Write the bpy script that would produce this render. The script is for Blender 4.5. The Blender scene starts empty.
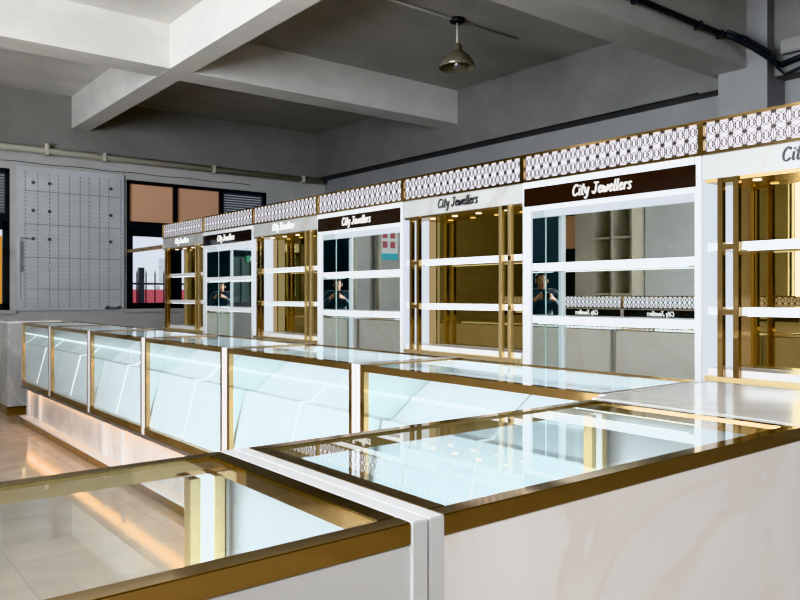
import bpy, bmesh, math, random
from mathutils import Vector, Matrix
random.seed(7)
PI = math.pi
scn = bpy.context.scene
COL = scn.collection

# ------------------------------------------------------------------ materials
def newmat(name):
    m = bpy.data.materials.new(name); m.use_nodes = True
    nt = m.node_tree; nt.nodes.clear()
    out = nt.nodes.new('ShaderNodeOutputMaterial')
    return m, nt, out

def pbr(name, col, rough=0.5, metal=0.0, emit=None, estr=0.0, var=0.0, vscale=6.0, bump=0.0, coat=0.0, spec=0.5):
    m, nt, out = newmat(name)
    b = nt.nodes.new('ShaderNodeBsdfPrincipled')
    b.inputs['Base Color'].default_value = (*col, 1)
    b.inputs['Roughness'].default_value = rough
    b.inputs['Metallic'].default_value = metal
    b.inputs['Specular IOR Level'].default_value = spec
    if coat: b.inputs['Coat Weight'].default_value = coat
    if emit:
        b.inputs['Emission Color'].default_value = (*emit, 1)
        b.inputs['Emission Strength'].default_value = estr
    if var or bump:
        tc = nt.nodes.new('ShaderNodeTexCoord')
        nz = nt.nodes.new('ShaderNodeTexNoise')
        nz.inputs['Scale'].default_value = vscale; nz.inputs['Detail'].default_value = 6
        nt.links.new(tc.outputs['Object'], nz.inputs['Vector'])
        if var:
            r = nt.nodes.new('ShaderNodeValToRGB')
            r.color_ramp.elements[0].position = .3; r.color_ramp.elements[1].position = .7
            r.color_ramp.elements[0].color = (*[max(0, c*(1-var)) for c in col], 1)
            r.color_ramp.elements[1].color = (*[min(1, c*(1+var)) for c in col], 1)
            nt.links.new(nz.outputs['Fac'], r.inputs['Fac'])
            nt.links.new(r.outputs['Color'], b.inputs['Base Color'])
        if bump:
            bp = nt.nodes.new('ShaderNodeBump'); bp.inputs['Strength'].default_value = bump
            bp.inputs['Distance'].default_value = .02
            nt.links.new(nz.outputs['Fac'], bp.inputs['Height'])
            nt.links.new(bp.outputs['Normal'], b.inputs['Normal'])
    nt.links.new(b.outputs[0], out.inputs['Surface'])
    return m

def emissive(name, col, s):
    m, nt, out = newmat(name)
    e = nt.nodes.new('ShaderNodeEmission')
    e.inputs['Color'].default_value = (*col, 1); e.inputs['Strength'].default_value = s
    nt.links.new(e.outputs[0], out.inputs['Surface'])
    return m

def thin_glass(name, tint=(.94, .98, .985), boost=1.5):
    m, nt, out = newmat(name)
    N = nt.nodes.new; L = nt.links.new
    g = N('ShaderNodeNewGeometry')
    d = N('ShaderNodeVectorMath'); d.operation = 'DOT_PRODUCT'
    L(g.outputs['Incoming'], d.inputs[0]); L(g.outputs['Normal'], d.inputs[1])
    a = N('ShaderNodeMath'); a.operation = 'ABSOLUTE'; L(d.outputs['Value'], a.inputs[0])
    s = N('ShaderNodeMath'); s.operation = 'SUBTRACT'; s.inputs[0].default_value = 1; L(a.outputs[0], s.inputs[1])
    p = N('ShaderNodeMath'); p.operation = 'POWER'; L(s.outputs[0], p.inputs[0]); p.inputs[1].default_value = 5
    mu = N('ShaderNodeMath'); mu.operation = 'MULTIPLY_ADD'; L(p.outputs[0], mu.inputs[0])
    mu.inputs[1].default_value = .96*boost; mu.inputs[2].default_value = .04*boost; mu.use_clamp = True
    t = N('ShaderNodeBsdfTransparent'); t.inputs['Color'].default_value = (*tint, 1)
    gl = N('ShaderNodeBsdfGlossy'); gl.inputs['Roughness'].default_value = 0.0
    gl.inputs['Color'].default_value = (.97, .99, 1, 1)
    mx = N('ShaderNodeMixShader'); L(mu.outputs[0], mx.inputs['Fac']); L(t.outputs[0], mx.inputs[1]); L(gl.outputs[0], mx.inputs[2])
    L(mx.outputs[0], out.inputs['Surface'])
    return m

def mirror(name, col, rough=.005):
    m, nt, out = newmat(name)
    gl = nt.nodes.new('ShaderNodeBsdfGlossy'); gl.inputs['Color'].default_value = (*col, 1)
    gl.inputs['Roughness'].default_value = rough
    nt.links.new(gl.outputs[0], out.inputs['Surface'])
    return m

def onyx(name, base, light, vein, scale=1.6, rough=.12, veinpos=.5, emit=0.0):
    """pale translucent-looking stone: soft cloudy bands with thin warm vein edges"""
    m, nt, out = newmat(name)
    N = nt.nodes.new; L = nt.links.new
    tc = N('ShaderNodeTexCoord'); mp = N('ShaderNodeMapping')
    mp.inputs['Rotation'].default_value = (.35, .5, .2)
    mp.inputs['Scale'].default_value = (1.0, 1.0, .55)
    L(tc.outputs['Object'], mp.inputs['Vector'])
    n1 = N('ShaderNodeTexNoise'); n1.inputs['Scale'].default_value = scale; n1.inputs['Detail'].default_value = 5
    n1.inputs['Roughness'].default_value = .5; n1.inputs['Distortion'].default_value = .9
    L(mp.outputs[0], n1.inputs['Vector'])
    r1 = N('ShaderNodeValToRGB'); e = r1.color_ramp.elements
    e[0].position = .38; e[0].color = (*light, 1); e[1].position = .62; e[1].color = (*base, 1)
    L(n1.outputs['Fac'], r1.inputs['Fac'])
    # veins: thin iso-bands of a second noise
    n2 = N('ShaderNodeTexNoise'); n2.inputs['Scale'].default_value = scale*.9; n2.inputs['Detail'].default_value = 7
    n2.inputs['Roughness'].default_value = .55; n2.inputs['Distortion'].default_value = 1.3
    L(mp.outputs[0], n2.inputs['Vector'])
    r2 = N('ShaderNodeValToRGB'); e = r2.color_ramp.elements
    e[0].position = veinpos-.05; e[0].color = (0, 0, 0, 1); e[1].position = veinpos; e[1].color = (1, 1, 1, 1)
    k = e.new(veinpos+.012); k.color = (.25, .25, .25, 1); k = e.new(veinpos+.07); k.color = (0, 0, 0, 1)
    L(n2.outputs['Fac'], r2.inputs['Fac'])
    mx = N('ShaderNodeMix'); mx.data_type = 'RGBA'
    L(r2.outputs['Color'], mx.inputs['Factor']); L(r1.outputs['Color'], mx.inputs['A']); mx.inputs['B'].default_value = (*vein, 1)
    b = N('ShaderNodeBsdfPrincipled'); b.inputs['Roughness'].default_value = rough
    L(mx.outputs['Result'], b.inputs['Base Color'])
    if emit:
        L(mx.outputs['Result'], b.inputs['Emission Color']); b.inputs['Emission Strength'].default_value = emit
    L(b.outputs[0], out.inputs['Surface'])
    return m

def tile_floor(name):
    m, nt, out = newmat(name)
    N = nt.nodes.new; L = nt.links.new
    tc = N('ShaderNodeTexCoord')
    br = N('ShaderNodeTexBrick'); br.offset = 0; br.inputs['Scale'].default_value = 1.0
    br.inputs['Brick Width'].default_value = .8; br.inputs['Row Height'].default_value = .8
    br.inputs['Mortar Size'].default_value = .003; br.inputs['Mortar Smooth'].default_value = .2
    br.inputs['Color1'].default_value = (.50, .41, .32, 1); br.inputs['Color2'].default_value = (.53, .44, .345, 1)
    br.inputs['Mortar'].default_value = (.33, .27, .22, 1)
    L(tc.outputs['Object'], br.inputs['Vector'])
    nz = N('ShaderNodeTexNoise'); nz.inputs['Scale'].default_value = 2.2; nz.inputs['Detail'].default_value = 8; nz.inputs['Distortion'].default_value = 1.5
    L(tc.outputs['Object'], nz.inputs['Vector'])
    r = N('ShaderNodeValToRGB'); r.color_ramp.elements[0].color = (.85, .82, .78, 1); r.color_ramp.elements[1].color = (1.05, 1.03, 1, 1)
    r.color_ramp.elements[0].position = .35; r.color_ramp.elements[1].position = .65
    L(nz.outputs['Fac'], r.inputs['Fac'])
    mx = N('ShaderNodeMix'); mx.data_type = 'RGBA'; mx.blend_type = 'MULTIPLY'; mx.inputs['Factor'].default_value = 1
    L(br.outputs['Color'], mx.inputs['A']); L(r.outputs['Color'], mx.inputs['B'])
    b = N('ShaderNodeBsdfPrincipled'); b.inputs['Roughness'].default_value = .09; b.inputs['Specular IOR Level'].default_value = .7
    L(mx.outputs['Result'], b.inputs['Base Color'])
    L(b.outputs[0], out.inputs['Surface'])
    return m

def concrete(name, col, var=.10, scale=1.2):
    m, nt, out = newmat(name)
    N = nt.nodes.new; L = nt.links.new
    tc = N('ShaderNodeTexCoord')
    n1 = N('ShaderNodeTexNoise'); n1.inputs['Scale'].default_value = scale; n1.inputs['Detail'].default_value = 9; n1.inputs['Roughness'].default_value = .62
    mp = N('ShaderNodeMapping'); mp.inputs['Scale'].default_value = (1, 1.8, 2.2)
    L(tc.outputs['Object'], mp.inputs['Vector']); L(mp.outputs[0], n1.inputs['Vector'])
    r = N('ShaderNodeValToRGB'); e = r.color_ramp.elements
    e[0].position = .32; e[0].color = (*[c*(1-var) for c in col], 1)
    e[1].position = .68; e[1].color = (*[c*(1+var) for c in col], 1)
    L(n1.outputs['Fac'], r.inputs['Fac'])
    n2 = N('ShaderNodeTexNoise'); n2.inputs['Scale'].default_value = 28; n2.inputs['Detail'].default_value = 4
    L(tc.outputs['Object'], n2.inputs['Vector'])
    bp = N('ShaderNodeBump'); bp.inputs['Strength'].default_value = .12; bp.inputs['Distance'].default_value = .01
    L(n2.outputs['Fac'], bp.inputs['Height'])
    b = N('ShaderNodeBsdfPrincipled'); b.inputs['Roughness'].default_value = .75; b.inputs['Specular IOR Level'].default_value = .25
    L(r.outputs['Color'], b.inputs['Base Color']); L(bp.outputs['Normal'], b.inputs['Normal'])
    L(b.outputs[0], out.inputs['Surface'])
    return m

M = {}
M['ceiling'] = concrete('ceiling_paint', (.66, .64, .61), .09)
M['ceiling_shaded'] = concrete('ceiling_shaded_tone', (.265, .257, .243), .09)  # ceiling colour darkened for the back beam, shade put into the colour
M['slab_shaded'] = concrete('slab_shaded_right', (.40, .39, .37), .09)  # same slab colour with the shade of the right bays put in
M['beam_shaded'] = concrete('beam_shaded_right', (.185, .18, .17), .09)  # ceiling colour with the right beam's shade put in
M['ceiling_half_shaded'] = concrete('beam_half_shaded', (.46, .445, .42), .09)  # ceiling colour partly darkened for the shade on the near beam
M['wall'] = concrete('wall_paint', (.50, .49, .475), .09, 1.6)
M['wall_right'] = concrete('wall_right_shaded', (.27, .265, .268), .06, 1.3)  # wall colour lowered to carry the light falling off to the right
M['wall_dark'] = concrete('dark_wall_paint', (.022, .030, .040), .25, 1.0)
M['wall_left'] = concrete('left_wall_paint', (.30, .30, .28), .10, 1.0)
M['floor'] = tile_floor('polished_tile')
M['gold'] = pbr('polished_gold', (.55, .385, .19), .07, 1.0)
M['gold_lit'] = pbr('lit_gold', (.88, .70, .40), .30, 1.0)  # paler copy of the gold, LED light put into the colour
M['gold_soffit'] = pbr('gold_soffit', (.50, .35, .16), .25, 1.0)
M['glass'] = thin_glass('clear_glass')
M['top_glass'] = thin_glass('counter_top_glass', (.95, .985, .99), .78)
M['window_glass'] = thin_glass('window_glass', (.95, .97, .98), 1.0)
M['glass_edge'] = pbr('glass_edge', (.60, .76, .74), .2)
M['mirror'] = mirror('silver_mirror', (.80, .86, .84))
M['amber_mirror'] = mirror('amber_mirror', (.43, .325, .155), .01)
M['white'] = pbr('white_lacquer', (.76, .755, .76), .18, var=.01, vscale=3)
M['white_board'] = pbr('white_display_board', (.66, .69, .71), .4, emit=(.86, .95, 1), estr=.12)  # slight glow added to lighten the counter interiors
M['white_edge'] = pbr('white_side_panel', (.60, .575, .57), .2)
M['white_matte'] = pbr('white_laminate', (.82, .82, .82), .4)
M['header_marble'] = onyx('header_marble', (.43, .425, .415), (.40, .395, .385), (.37, .35, .32), 1.4, .2, .52)
M['base_marble'] = onyx('base_marble', (.62, .58, .55), (.55, .52, .50), (.66, .62, .58), 2.0, .15, .5)
M['marble'] = onyx('pale_marble', (.80, .785, .77), (.76, .75, .74), (.73, .69, .65), 1.4, .1, .52)
M['onyx'] = onyx('pale_onyx', (.82, .79, .775), (.76, .735, .73), (.77, .71, .67), 1.5, .12, .5, emit=.19)  # weak glow added so the counter backs come out brighter
M['grey_marble'] = onyx('grey_marble', (.46, .455, .45), (.39, .385, .38), (.56, .55, .54), 2.2, .15, .5)
M['led'] = emissive('white_led', (.90, .97, 1), 2.6)
M['led_soft'] = emissive('soft_white_led', (.92, .98, 1), 2.2)
M['led_warm'] = emissive('warm_led', (1, .53, .22), 26.0)
M['panel_glow'] = emissive('side_light_panel', (.86, .92, 1), .88)
M['lattice_glow'] = emissive('lattice_backlight', (.95, .93, 1), 1.35)
M['spot'] = emissive('warm_downlight', (1, .88, .66), 3.0)
M['lattice'] = pbr('dark_bronze', (.07, .055, .05), .35, .6)
M['dark_header'] = pbr('dark_brown_gloss', (.012, .006, .004), .08, coat=.3)
M['letter_white'] = emissive('white_letters', (1, .98, .95), 1.1)
M['letter_dark'] = pbr('dark_grey_letters', (.06, .06, .065), .3)
M['letter_silver'] = pbr('silver_letters', (.90, .90, .90), .3, emit=(1, 1, 1), estr=.35)
M['black'] = pbr('black_frame', (.012, .013, .015), .35)
M['peach'] = pbr('peach_film', (.60, .36, .24), .45, var=.06, vscale=1.5, emit=(.75, .42, .27), estr=.13)
M['louvre'] = pbr('grey_louvre', (.20, .20, .21), .5)
M['board'] = concrete('grey_board', (.55, .565, .59), .07, 2.0)
M['groove'] = pbr('groove_line', (.13, .13, .15), .6)
M['steel'] = pbr('steel', (.55, .55, .56), .3, 1.0)
M['cream'] = pbr('cream_paint', (.56, .53, .45), .5, var=.06)
M['cable'] = pbr('black_cable', (.02, .02, .022), .5)
M['lamp_metal'] = pbr('enamel_shade', (.20, .18, .14), .25, .3)
M['lamp_inner'] = pbr('shade_inner', (.55, .56, .55), .2, .8)
M['green'] = pbr('green_sign', (.02, .40, .18), .4)
M['cyan'] = pbr('cyan_print', (.05, .50, .62), .4)
M['red'] = pbr('red_print', (.50, .10, .12), .4)
M['paper'] = pbr('white_paper', (.85, .85, .85), .5)
M['building'] = pbr('building_white', (.75, .76, .78), .7, var=.03)
M['asphalt'] = pbr('outside_ground', (.35, .35, .35), .8, var=.1)
M['orange'] = pbr('orange_banner', (.75, .32, .03), .5)
M['block_green'] = pbr('block_green', (.10, .13, .12), .6, var=.1)
M['skin'] = pbr('skin', (.48, .27, .19), .5)
M['hair'] = pbr('dark_hair', (.012, .010, .010), .5)
M['jacket'] = pbr('navy_jacket', (.035, .050, .075), .55, var=.35, vscale=9, bump=.4)
M['trousers'] = pbr('dark_trousers', (.02, .022, .03), .7)
M['camera_body'] = pbr('camera_black', (.015, .015, .016), .4)
M['lens_glass'] = pbr('lens_glass', (.03, .02, .06), .03, coat=1)
M['silver_cam'] = pbr('camera_silver', (.75, .75, .76), .3, .6)
M['eye'] = pbr('eye_white', (.8, .8, .78), .2)

# ------------------------------------------------------------------ geometry helpers
def bm_new(): return bmesh.new()

def add_box(bm, x0, x1, y0, y1, z0, z1, bev=0.0):
    t = bmesh.new()
    bmesh.ops.create_cube(t, size=1)
    for v in t.verts:
        v.co = Vector((x0 + (v.co.x+.5)*(x1-x0), y0 + (v.co.y+.5)*(y1-y0), z0 + (v.co.z+.5)*(z1-z0)))
    if bev:
        bmesh.ops.bevel(t, geom=t.edges[:], offset=bev, segments=2, affect='EDGES')
    join(bm, t)

def join(bm, t):
    tmp = bpy.data.meshes.new('tmp'); t.to_mesh(tmp); t.free()
    bm.from_mesh(tmp); bpy.data.meshes.remove(tmp)

def add_quad(bm, pts):
    vs = [bm.verts.new(p) for p in pts]; bm.faces.new(vs)

def add_prism(bm, prof, x0, x1):
    """profile of (y,z) points swept along x"""
    a = [bm.verts.new((x0, y, z)) for y, z in prof]; b = [bm.verts.new((x1, y, z)) for y, z in prof]
    n = len(prof)
    for i in range(n):
        j = (i+1) % n
        bm.faces.new((a[i], a[j], b[j], b[i]))
    bm.faces.new(a[::-1]); bm.faces.new(b)

def add_bar(bm, p, q, w, d):
    """flat bar between two points in the xz plane, width w, depth d in y"""
    p = Vector(p); q = Vector(q); u = q-p; l = u.length
    if l < 1e-6: return
    u /= l; n = Vector((-u.z, 0, u.x))*(w/2); e = u*(w*.3)
    c = [p-e+n, p-e-n, q+e-n, q+e+n]
    f = [bm.verts.new(v) for v in c]; b = [bm.verts.new(v+Vector((0, d, 0))) for v in c]
    bm.faces.new(f)
    for i in range(4):
        j = (i+1) % 4
        bm.faces.new((f[j], f[i], b[i], b[j]))

def add_tube(bm, pts, r, seg=10, cap=True):
    pts = [Vector(p) for p in pts]; rings = []
    n = len(pts); up = Vector((0, 0, 1))
    for i, p in enumerate(pts):
        t = (pts[min(i+1, n-1)] - pts[max(i-1, 0)]).normalized()
        a = t.cross(up)
        if a.length < 1e-3: a = t.cross(Vector((1, 0, 0)))
        a.normalize(); b = t.cross(a)
        rr = r[i] if isinstance(r, (list, tuple)) else r
        rings.append([bm.verts.new(p + (a*math.cos(k*2*PI/seg)+b*math.sin(k*2*PI/seg))*rr) for k in range(seg)])
    for i in range(n-1):
        for k in range(seg):
            j = (k+1) % seg
            f = bm.faces.new((rings[i][k], rings[i][j], rings[i+1][j], rings[i+1][k])); f.smooth = True
    if cap:
        bm.faces.new(rings[0][::-1]); bm.faces.new(rings[-1])

def add_lathe(bm, prof, cx=0, cy=0, seg=32):
    rings = []
    for r, z in prof:
        rings.append([bm.verts.new((cx+r*math.cos(k*2*PI/seg), cy+r*math.sin(k*2*PI/seg), z)) for k in range(seg)])
    for i in range(len(prof)-1):
        for k in range(seg):
            j = (k+1) % seg
            f = bm.faces.new((rings[i][k], rings[i][j], rings[i+1][j], rings[i+1][k])); f.smooth = True

def add_disc(bm, cx, cy, z, r, seg=20, th=.004):
    t = bmesh.new(); bmesh.ops.create_cone(t, cap_ends=True, segments=seg, radius1=r, radius2=r, depth=th)
    bmesh.ops.translate(t, verts=t.verts[:], vec=(cx, cy, z)); join(bm, t)

def ellipsoid(bm, c, r, seg=20, ring=14):
    t = bmesh.new(); bmesh.ops.create_uvsphere(t, u_segments=seg, v_segments=ring, radius=1)
    for v in t.verts: v.co = Vector((c[0]+v.co.x*r[0], c[1]+v.co.y*r[1], c[2]+v.co.z*r[2]))
    for f in t.faces: f.smooth = True
    join(bm, t)

CACHE = {}
def mesh_of(key, fn, mat):
    k = (key, mat)
    if k not in CACHE:
        bm = bm_new(); fn(bm)
        bmesh.ops.recalc_face_normals(bm, faces=bm.faces[:])
        me = bpy.data.meshes.new(key); bm.to_mesh(me); bm.free()
        me.materials.append(M[mat]); CACHE[k] = me
    return CACHE[k]

def part(name, key, fn, mat, parent, loc=(0, 0, 0), label=None):
    o = bpy.data.objects.new(name, mesh_of(key, fn, mat)); COL.objects.link(o)
    o.location = loc; o.parent = parent
    if label: o['label'] = label
    return o

def thing(name, label, cat, loc=(0, 0, 0), rz=0, group=None):
    o = bpy.data.objects.new(name, None); COL.objects.link(o)
    o.empty_display_size = .1; o.location = loc; o.rotation_euler = (0, 0, rz)
    o['label'] = label; o['category'] = cat
    if group: o['group'] = group
    return o

def solo(name, fn, mat, label, cat, loc=(0, 0, 0), rz=0, group=None):
    o = part(name, name+str(len(CACHE)), fn, mat, None, loc); o.rotation_euler = (0, 0, rz)
    o['label'] = label; o['category'] = cat
    if group: o['group'] = group
    return o

def struct(name, fn, mat, parent=None):
    o = part(name, 'st_'+name+str(len(CACHE)), fn, mat, parent)
    if parent is None: o['kind'] = 'structure'
    return o

def boxes(*bs, bev=0.0):
    def f(bm):
        for b in bs: add_box(bm, *b, bev=bev)
    return f

# ------------------------------------------------------------------ camera (level, small vertical shift)
YAW = math.radians(38.55)
fwd = Vector((math.sin(YAW), math.cos(YAW), 0))
cd = bpy.data.cameras.new('camera'); cam = bpy.data.objects.new('camera', cd); COL.objects.link(cam)
cam.location = (0, 0, 1.30); cam.rotation_euler = (PI/2, 0, -YAW)
cd.sensor_width = 36; cd.lens = 36*753/800; cd.shift_y = -5/800; cd.clip_start = .02
scn.camera = cam

# ------------------------------------------------------------------ room shell
XL, XR, YF, YB, ZC = -4.2, 7.13, -6.0, 11.05, 4.05
struct('floor', boxes((XL-.2, XR+.2, YF-.2, YB+.2, -.1, 0)), 'floor')
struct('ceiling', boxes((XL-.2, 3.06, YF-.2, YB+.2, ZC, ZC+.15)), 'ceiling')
struct('ceiling_right', boxes((3.06, XR+.2, YF-.2, YB+.2, ZC, ZC+.15)), 'slab_shaded')  # same slab, split so the right bays take the shaded colour
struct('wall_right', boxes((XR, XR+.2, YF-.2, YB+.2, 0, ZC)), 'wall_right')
W1 = (.75, 2.18); W2 = (3.72, 6.0); WZ = (1.10, 2.98)
struct('wall_back', boxes((XL, XR, YB, YB+.2, 0, WZ[0]), (XL, XR, YB, YB+.2, WZ[1], ZC), (XL, W1[0], YB, YB+.2, *WZ),
                          (W1[1], W2[0], YB, YB+.2, *WZ), (W2[1], XR, YB, YB+.2, *WZ)), 'wall')
# left wall with two tall unseen windows near, sized for their light, and one peach one further along
LW = [(.0, 2.5), (2.75, 5.25), (8.85, 9.9)]
YD = -.9
def left_wall(bm):
    ys = [YD] + [v for a in LW for v in a] + [YB+.2]
    for i in range(0, len(ys), 2): add_box(bm, XL-.2, XL, ys[i], ys[i+1], 0, ZC)
    for i, (a, b) in enumerate(LW):
        z0, z1 = (.25, 3.3) if i < 2 else (1.1, 2.9)
        add_box(bm, XL-.2, XL, a, b, 0, z0); add_box(bm, XL-.2, XL, a, b, z1, ZC)
struct('wall_left', left_wall, 'wall_left')
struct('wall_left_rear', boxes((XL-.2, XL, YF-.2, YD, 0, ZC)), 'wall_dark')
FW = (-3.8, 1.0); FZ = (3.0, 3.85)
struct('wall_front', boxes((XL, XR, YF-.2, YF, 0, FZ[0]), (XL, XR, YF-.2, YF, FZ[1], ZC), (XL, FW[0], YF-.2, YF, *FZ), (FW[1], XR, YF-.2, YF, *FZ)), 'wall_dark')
# concrete beams
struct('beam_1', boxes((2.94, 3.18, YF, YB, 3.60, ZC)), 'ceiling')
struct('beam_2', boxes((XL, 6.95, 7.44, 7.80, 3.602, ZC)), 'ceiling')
struct('beam_3', boxes((XL, 6.90, 3.42, 3.76, 3.38, ZC)), 'ceiling_half_shaded')
struct('beam_right', boxes((6.92, XR, YF, YB, 3.28, ZC)), 'beam_shaded')
struct('beam_back', boxes((XL, 6.92, 10.98, YB, 3.30, ZC)), 'ceiling_shaded')
struct('column_1', boxes((6.785, XR, 3.23, 3.69, 0, ZC-.002)), 'wall_right')

# ------------------------------------------------------------------ windows on the back wall
def window_back(name, x0, x1, mull, upper, openings):
    y = YB+.06; zt = 2.33
    def fr(bm):
        f = .05
        add_box(bm, x0, x1, y-.05, y+.05, WZ[0], WZ[0]+f); add_box(bm, x0, x1, y-.05, y+.05, WZ[1]-f, WZ[1])
        add_box(bm, x0, x0+f, y-.05, y+.05, *WZ); add_box(bm, x1-f, x1, y-.05, y+.05, *WZ)
        add_box(bm, x0, x1, y-.055, y+.05, zt-.06, zt+.05)
        for mx in mull: add_box(bm, mx-.035, mx+.035, y-.05, y+.05, *WZ)
    w = struct(name, fr, 'black')
    xs = [x0]+list(mull)+[x1]
    for i in range(len(xs)-1):
        a, b = xs[i]+.03, xs[i+1]-.03
        up = upper[i]
        if up == 'louvre':
            def lv(bm, a=a, b=b):
                n = 14
                for k in range(n):
                    z = zt+.05+(WZ[1]-zt-.1)*k/n; h = (WZ[1]-zt-.1)/n
                    add_prism(bm, [(y-.03, z), (y-.024, z), (y+.02, z+h*1.05), (y+.014, z+h*1.05)], a, b)
            part('window_shutter', name+'lv'+str(i), lv, 'louvre', w)
        else:
            part('window_film', name+'pf'+str(i), boxes((a, b, y-.01, y+.01, zt+.04, WZ[1]-.04)), up, w)
        part('window_pane', name+'gl'+str(i), lambda bm, a=a, b=b: add_quad(bm, [(a, y, WZ[0]+.04), (b, y, WZ[0]+.04), (b, y, zt-.05), (a, y, zt-.05)]), 'window_glass', w)
        if openings[i]:
            # casement sash with its own dark frame
            def sash(bm, a=a, b=b):
                f = .055
                add_box(bm, a, b, y-.07, y-.01, WZ[0]+.03, WZ[0]+.03+f); add_box(bm, a, b, y-.07, y-.01, zt-.06-f-.05, zt-.06)
                add_box(bm, a, a+f, y-.07, y-.01, WZ[0]+.03, zt-.06); add_box(bm, b-f, b, y-.07, y-.01, WZ[0]+.03, zt-.06)
            part('window_sash', name+'sa'+str(i), sash, 'black', w)
    return w
window_back('window_1', W1[0], W1[1], [1.45], ['louvre', 'louvre'], [True, True])
window_back('window_2', W2[0], W2[1], [4.46, 5.21], ['peach', 'peach', 'louvre'], [True, True, False])
struct('trim_1', boxes((W1[0]-.1, W1[1]+.06, YB-.06, YB+.02, 1.05, 1.10), (W2[0]-.05, W2[1]+.1, YB-.06, YB+.02, 1.05, 1.10)), 'wall')
# side windows; the two near ones out of view, the peach one seen in the mirrors
for i, (a, b) in enumerate(LW):
    z0, z1 = (.25, 3.3) if i < 2 else (1.1, 2.9)
    def fr(bm, a=a, b=b, z0=z0, z1=z1):
        x = XL-.1; f = .06
        add_box(bm, x-.04, x+.04, a, b, z0, z0+f); add_box(bm, x-.04, x+.04, a, b, z1-f, z1)
        n = 3 if b-a > 2 else 1
        for k in range(n+1):
            yy = a+(b-a)*k/n; add_box(bm, x-.04, x+.04, max(a, yy-.03), min(b, yy+.03), z0, z1)
        if n == 1: add_box(bm, x-.04, x+.04, a, b, 2.1, 2.2)
    w = struct('window_%d' % (3+i), fr, 'black')
    if i == 2:
        part('window_film', 'lwfilm', boxes((XL-.11, XL-.09, a+.04, b-.04, 2.2, z1-.05)), 'peach', w)
        part('window_pane', 'lwpane', boxes((XL-.11, XL-.09, a+.04, b-.04, z0+.05, 2.1)), 'black', w)
    else:
        part('window_pane', 'lwp%d' % i, lambda bm, a=a, b=b, z0=z0, z1=z1: add_quad(bm, [(XL-.1, a, z0), (XL-.1, b, z0), (XL-.1, b, z1), (XL-.1, a, z1)]), 'window_glass', w)
def frf(bm):
    y = YF-.1
    for k in range(5):
        x = FW[0]+(FW[1]-FW[0])*k/4; add_box(bm, max(FW[0], x-.03), min(FW[1], x+.03), y-.04, y+.04, *FZ)
    add_box(bm, *FW, y-.04, y+.04, FZ[0], FZ[0]+.05); add_box(bm, *FW, y-.04, y+.04, FZ[1]-.05, FZ[1])
w = struct('window_6', frf, 'black')  # unseen window giving light from behind
part('window_pane', 'fwp', lambda bm: add_quad(bm, [(FW[0], YF-.1, FZ[0]), (FW[1], YF-.1, FZ[0]), (FW[1], YF-.1, FZ[1]), (FW[0], YF-.1, FZ[1])]), 'window_glass', w)

# ------------------------------------------------------------------ grey board covering the middle bay of the back wall
bx0, bx1, bz0, bz1 = 2.25, 3.67, 1.09, 3.03
t = thing('wall_board', 'large grey wall board with grid lines and bolt dots between the back windows', 'board', ((bx0+bx1)/2, YB, bz0))
hw = (bx1-bx0)/2; hh = bz1-bz0
part('board_panel', 'bpan', boxes((-hw, hw, -.045, -.002, 0, hh), bev=.004), 'board', t)
def grooves(bm):
    for fx in (.075, .185, .29, .37, .47, .57, .655, .755, .845, .965):
        x = -hw+2*hw*fx
        n = 34
        for k in range(n):
            z = hh*(.02+.95*k/n); add_box(bm, x-.0035, x+.0035, -.048, -.044, z, z+hh*.95/n*.62)
    for z in (.15, .37, .60, .83): add_box(bm, -hw+.1, hw-.06, -.048, -.044, hh*z-.003, hh*z+.003)
    add_box(bm, -hw+.05, -hw+.056, -.048, -.044, hh*.08, hh*.36)
part('grid_lines', 'bgro', grooves, 'groove', t)
for fx in (.145, .29, .865):
    for fz in (.89, .695, .50, .305):
        def bolt(bm):
            t2 = bmesh.new(); bmesh.ops.create_cone(t2, cap_ends=True, segments=14, radius1=.026, radius2=.02, depth=.02)
            bmesh.ops.rotate(t2, verts=t2.verts[:], matrix=Matrix.Rotation(PI/2, 3, 'X')); join(bm, t2)
        part('bolt', 'bolt', bolt, 'groove' if fz > .4 else 'board', t, (-hw+2*hw*fx, -.05, hh*fz))
part('latch', 'blatch', boxes((-hw+.035, -hw+.065, -.075, -.045, hh*.27, hh*.48), (-hw+.04, -hw+.16, -.06, -.045, hh*.495, hh*.505)), 'steel', t)
part('handle', 'bhand', boxes((hw-.28, hw-.06, -.08, -.05, .015, .04), (hw-.26, hw-.24, -.08, -.045, .015, .055), (hw-.1, hw-.08, -.08, -.045, .015, .055)), 'steel', t)

# ------------------------------------------------------------------ pipes, conduit, cables
def pipe(bm):
    add_tube(bm, [(-4.1, 10.91, 3.24), (7.0, 10.91, 3.24)], .045, 14)
def clip(bm): add_box(bm, -.02, .02, -.055, .07, -.055, .055)
t = thing('water_pipe', 'long cream pipe running along the top of the back wall', 'pipe', (0, 0, 0))
part('pipe_run', 'prun', pipe, 'cream', t)
for x in (1.0, 2.6, 3.35, 5.0, 6.6): part('pipe_clip', 'pclip', clip, 'cream', t, (x, 10.91, 3.24))
part('pipe_stub', 'pstub', lambda bm: add_tube(bm, [(2.6, 10.88, 3.24), (2.6, 10.88, 3.34)], .03, 10), 'cream', t)
solo('wall_cable', lambda bm: add_tube(bm, [(6.908, 10.8-i*.38, 3.285) for i in range(19)], .008, 6), 'cable',
     'thin black cable running along the bottom of the right wall beam', 'cable')
solo('wire', lambda bm: add_tube(bm, [(1.3+i*.1, 11.03, 3.08+.006*math.sin(i*.8)) for i in range(45)], .004, 6), 'cable',
     'thin black wire sagging along the back wall under the cream pipe', 'cable')
t = thing('cable_conduit', 'dark conduit running along the nearest ceiling beam towards the column', 'conduit')
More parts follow.
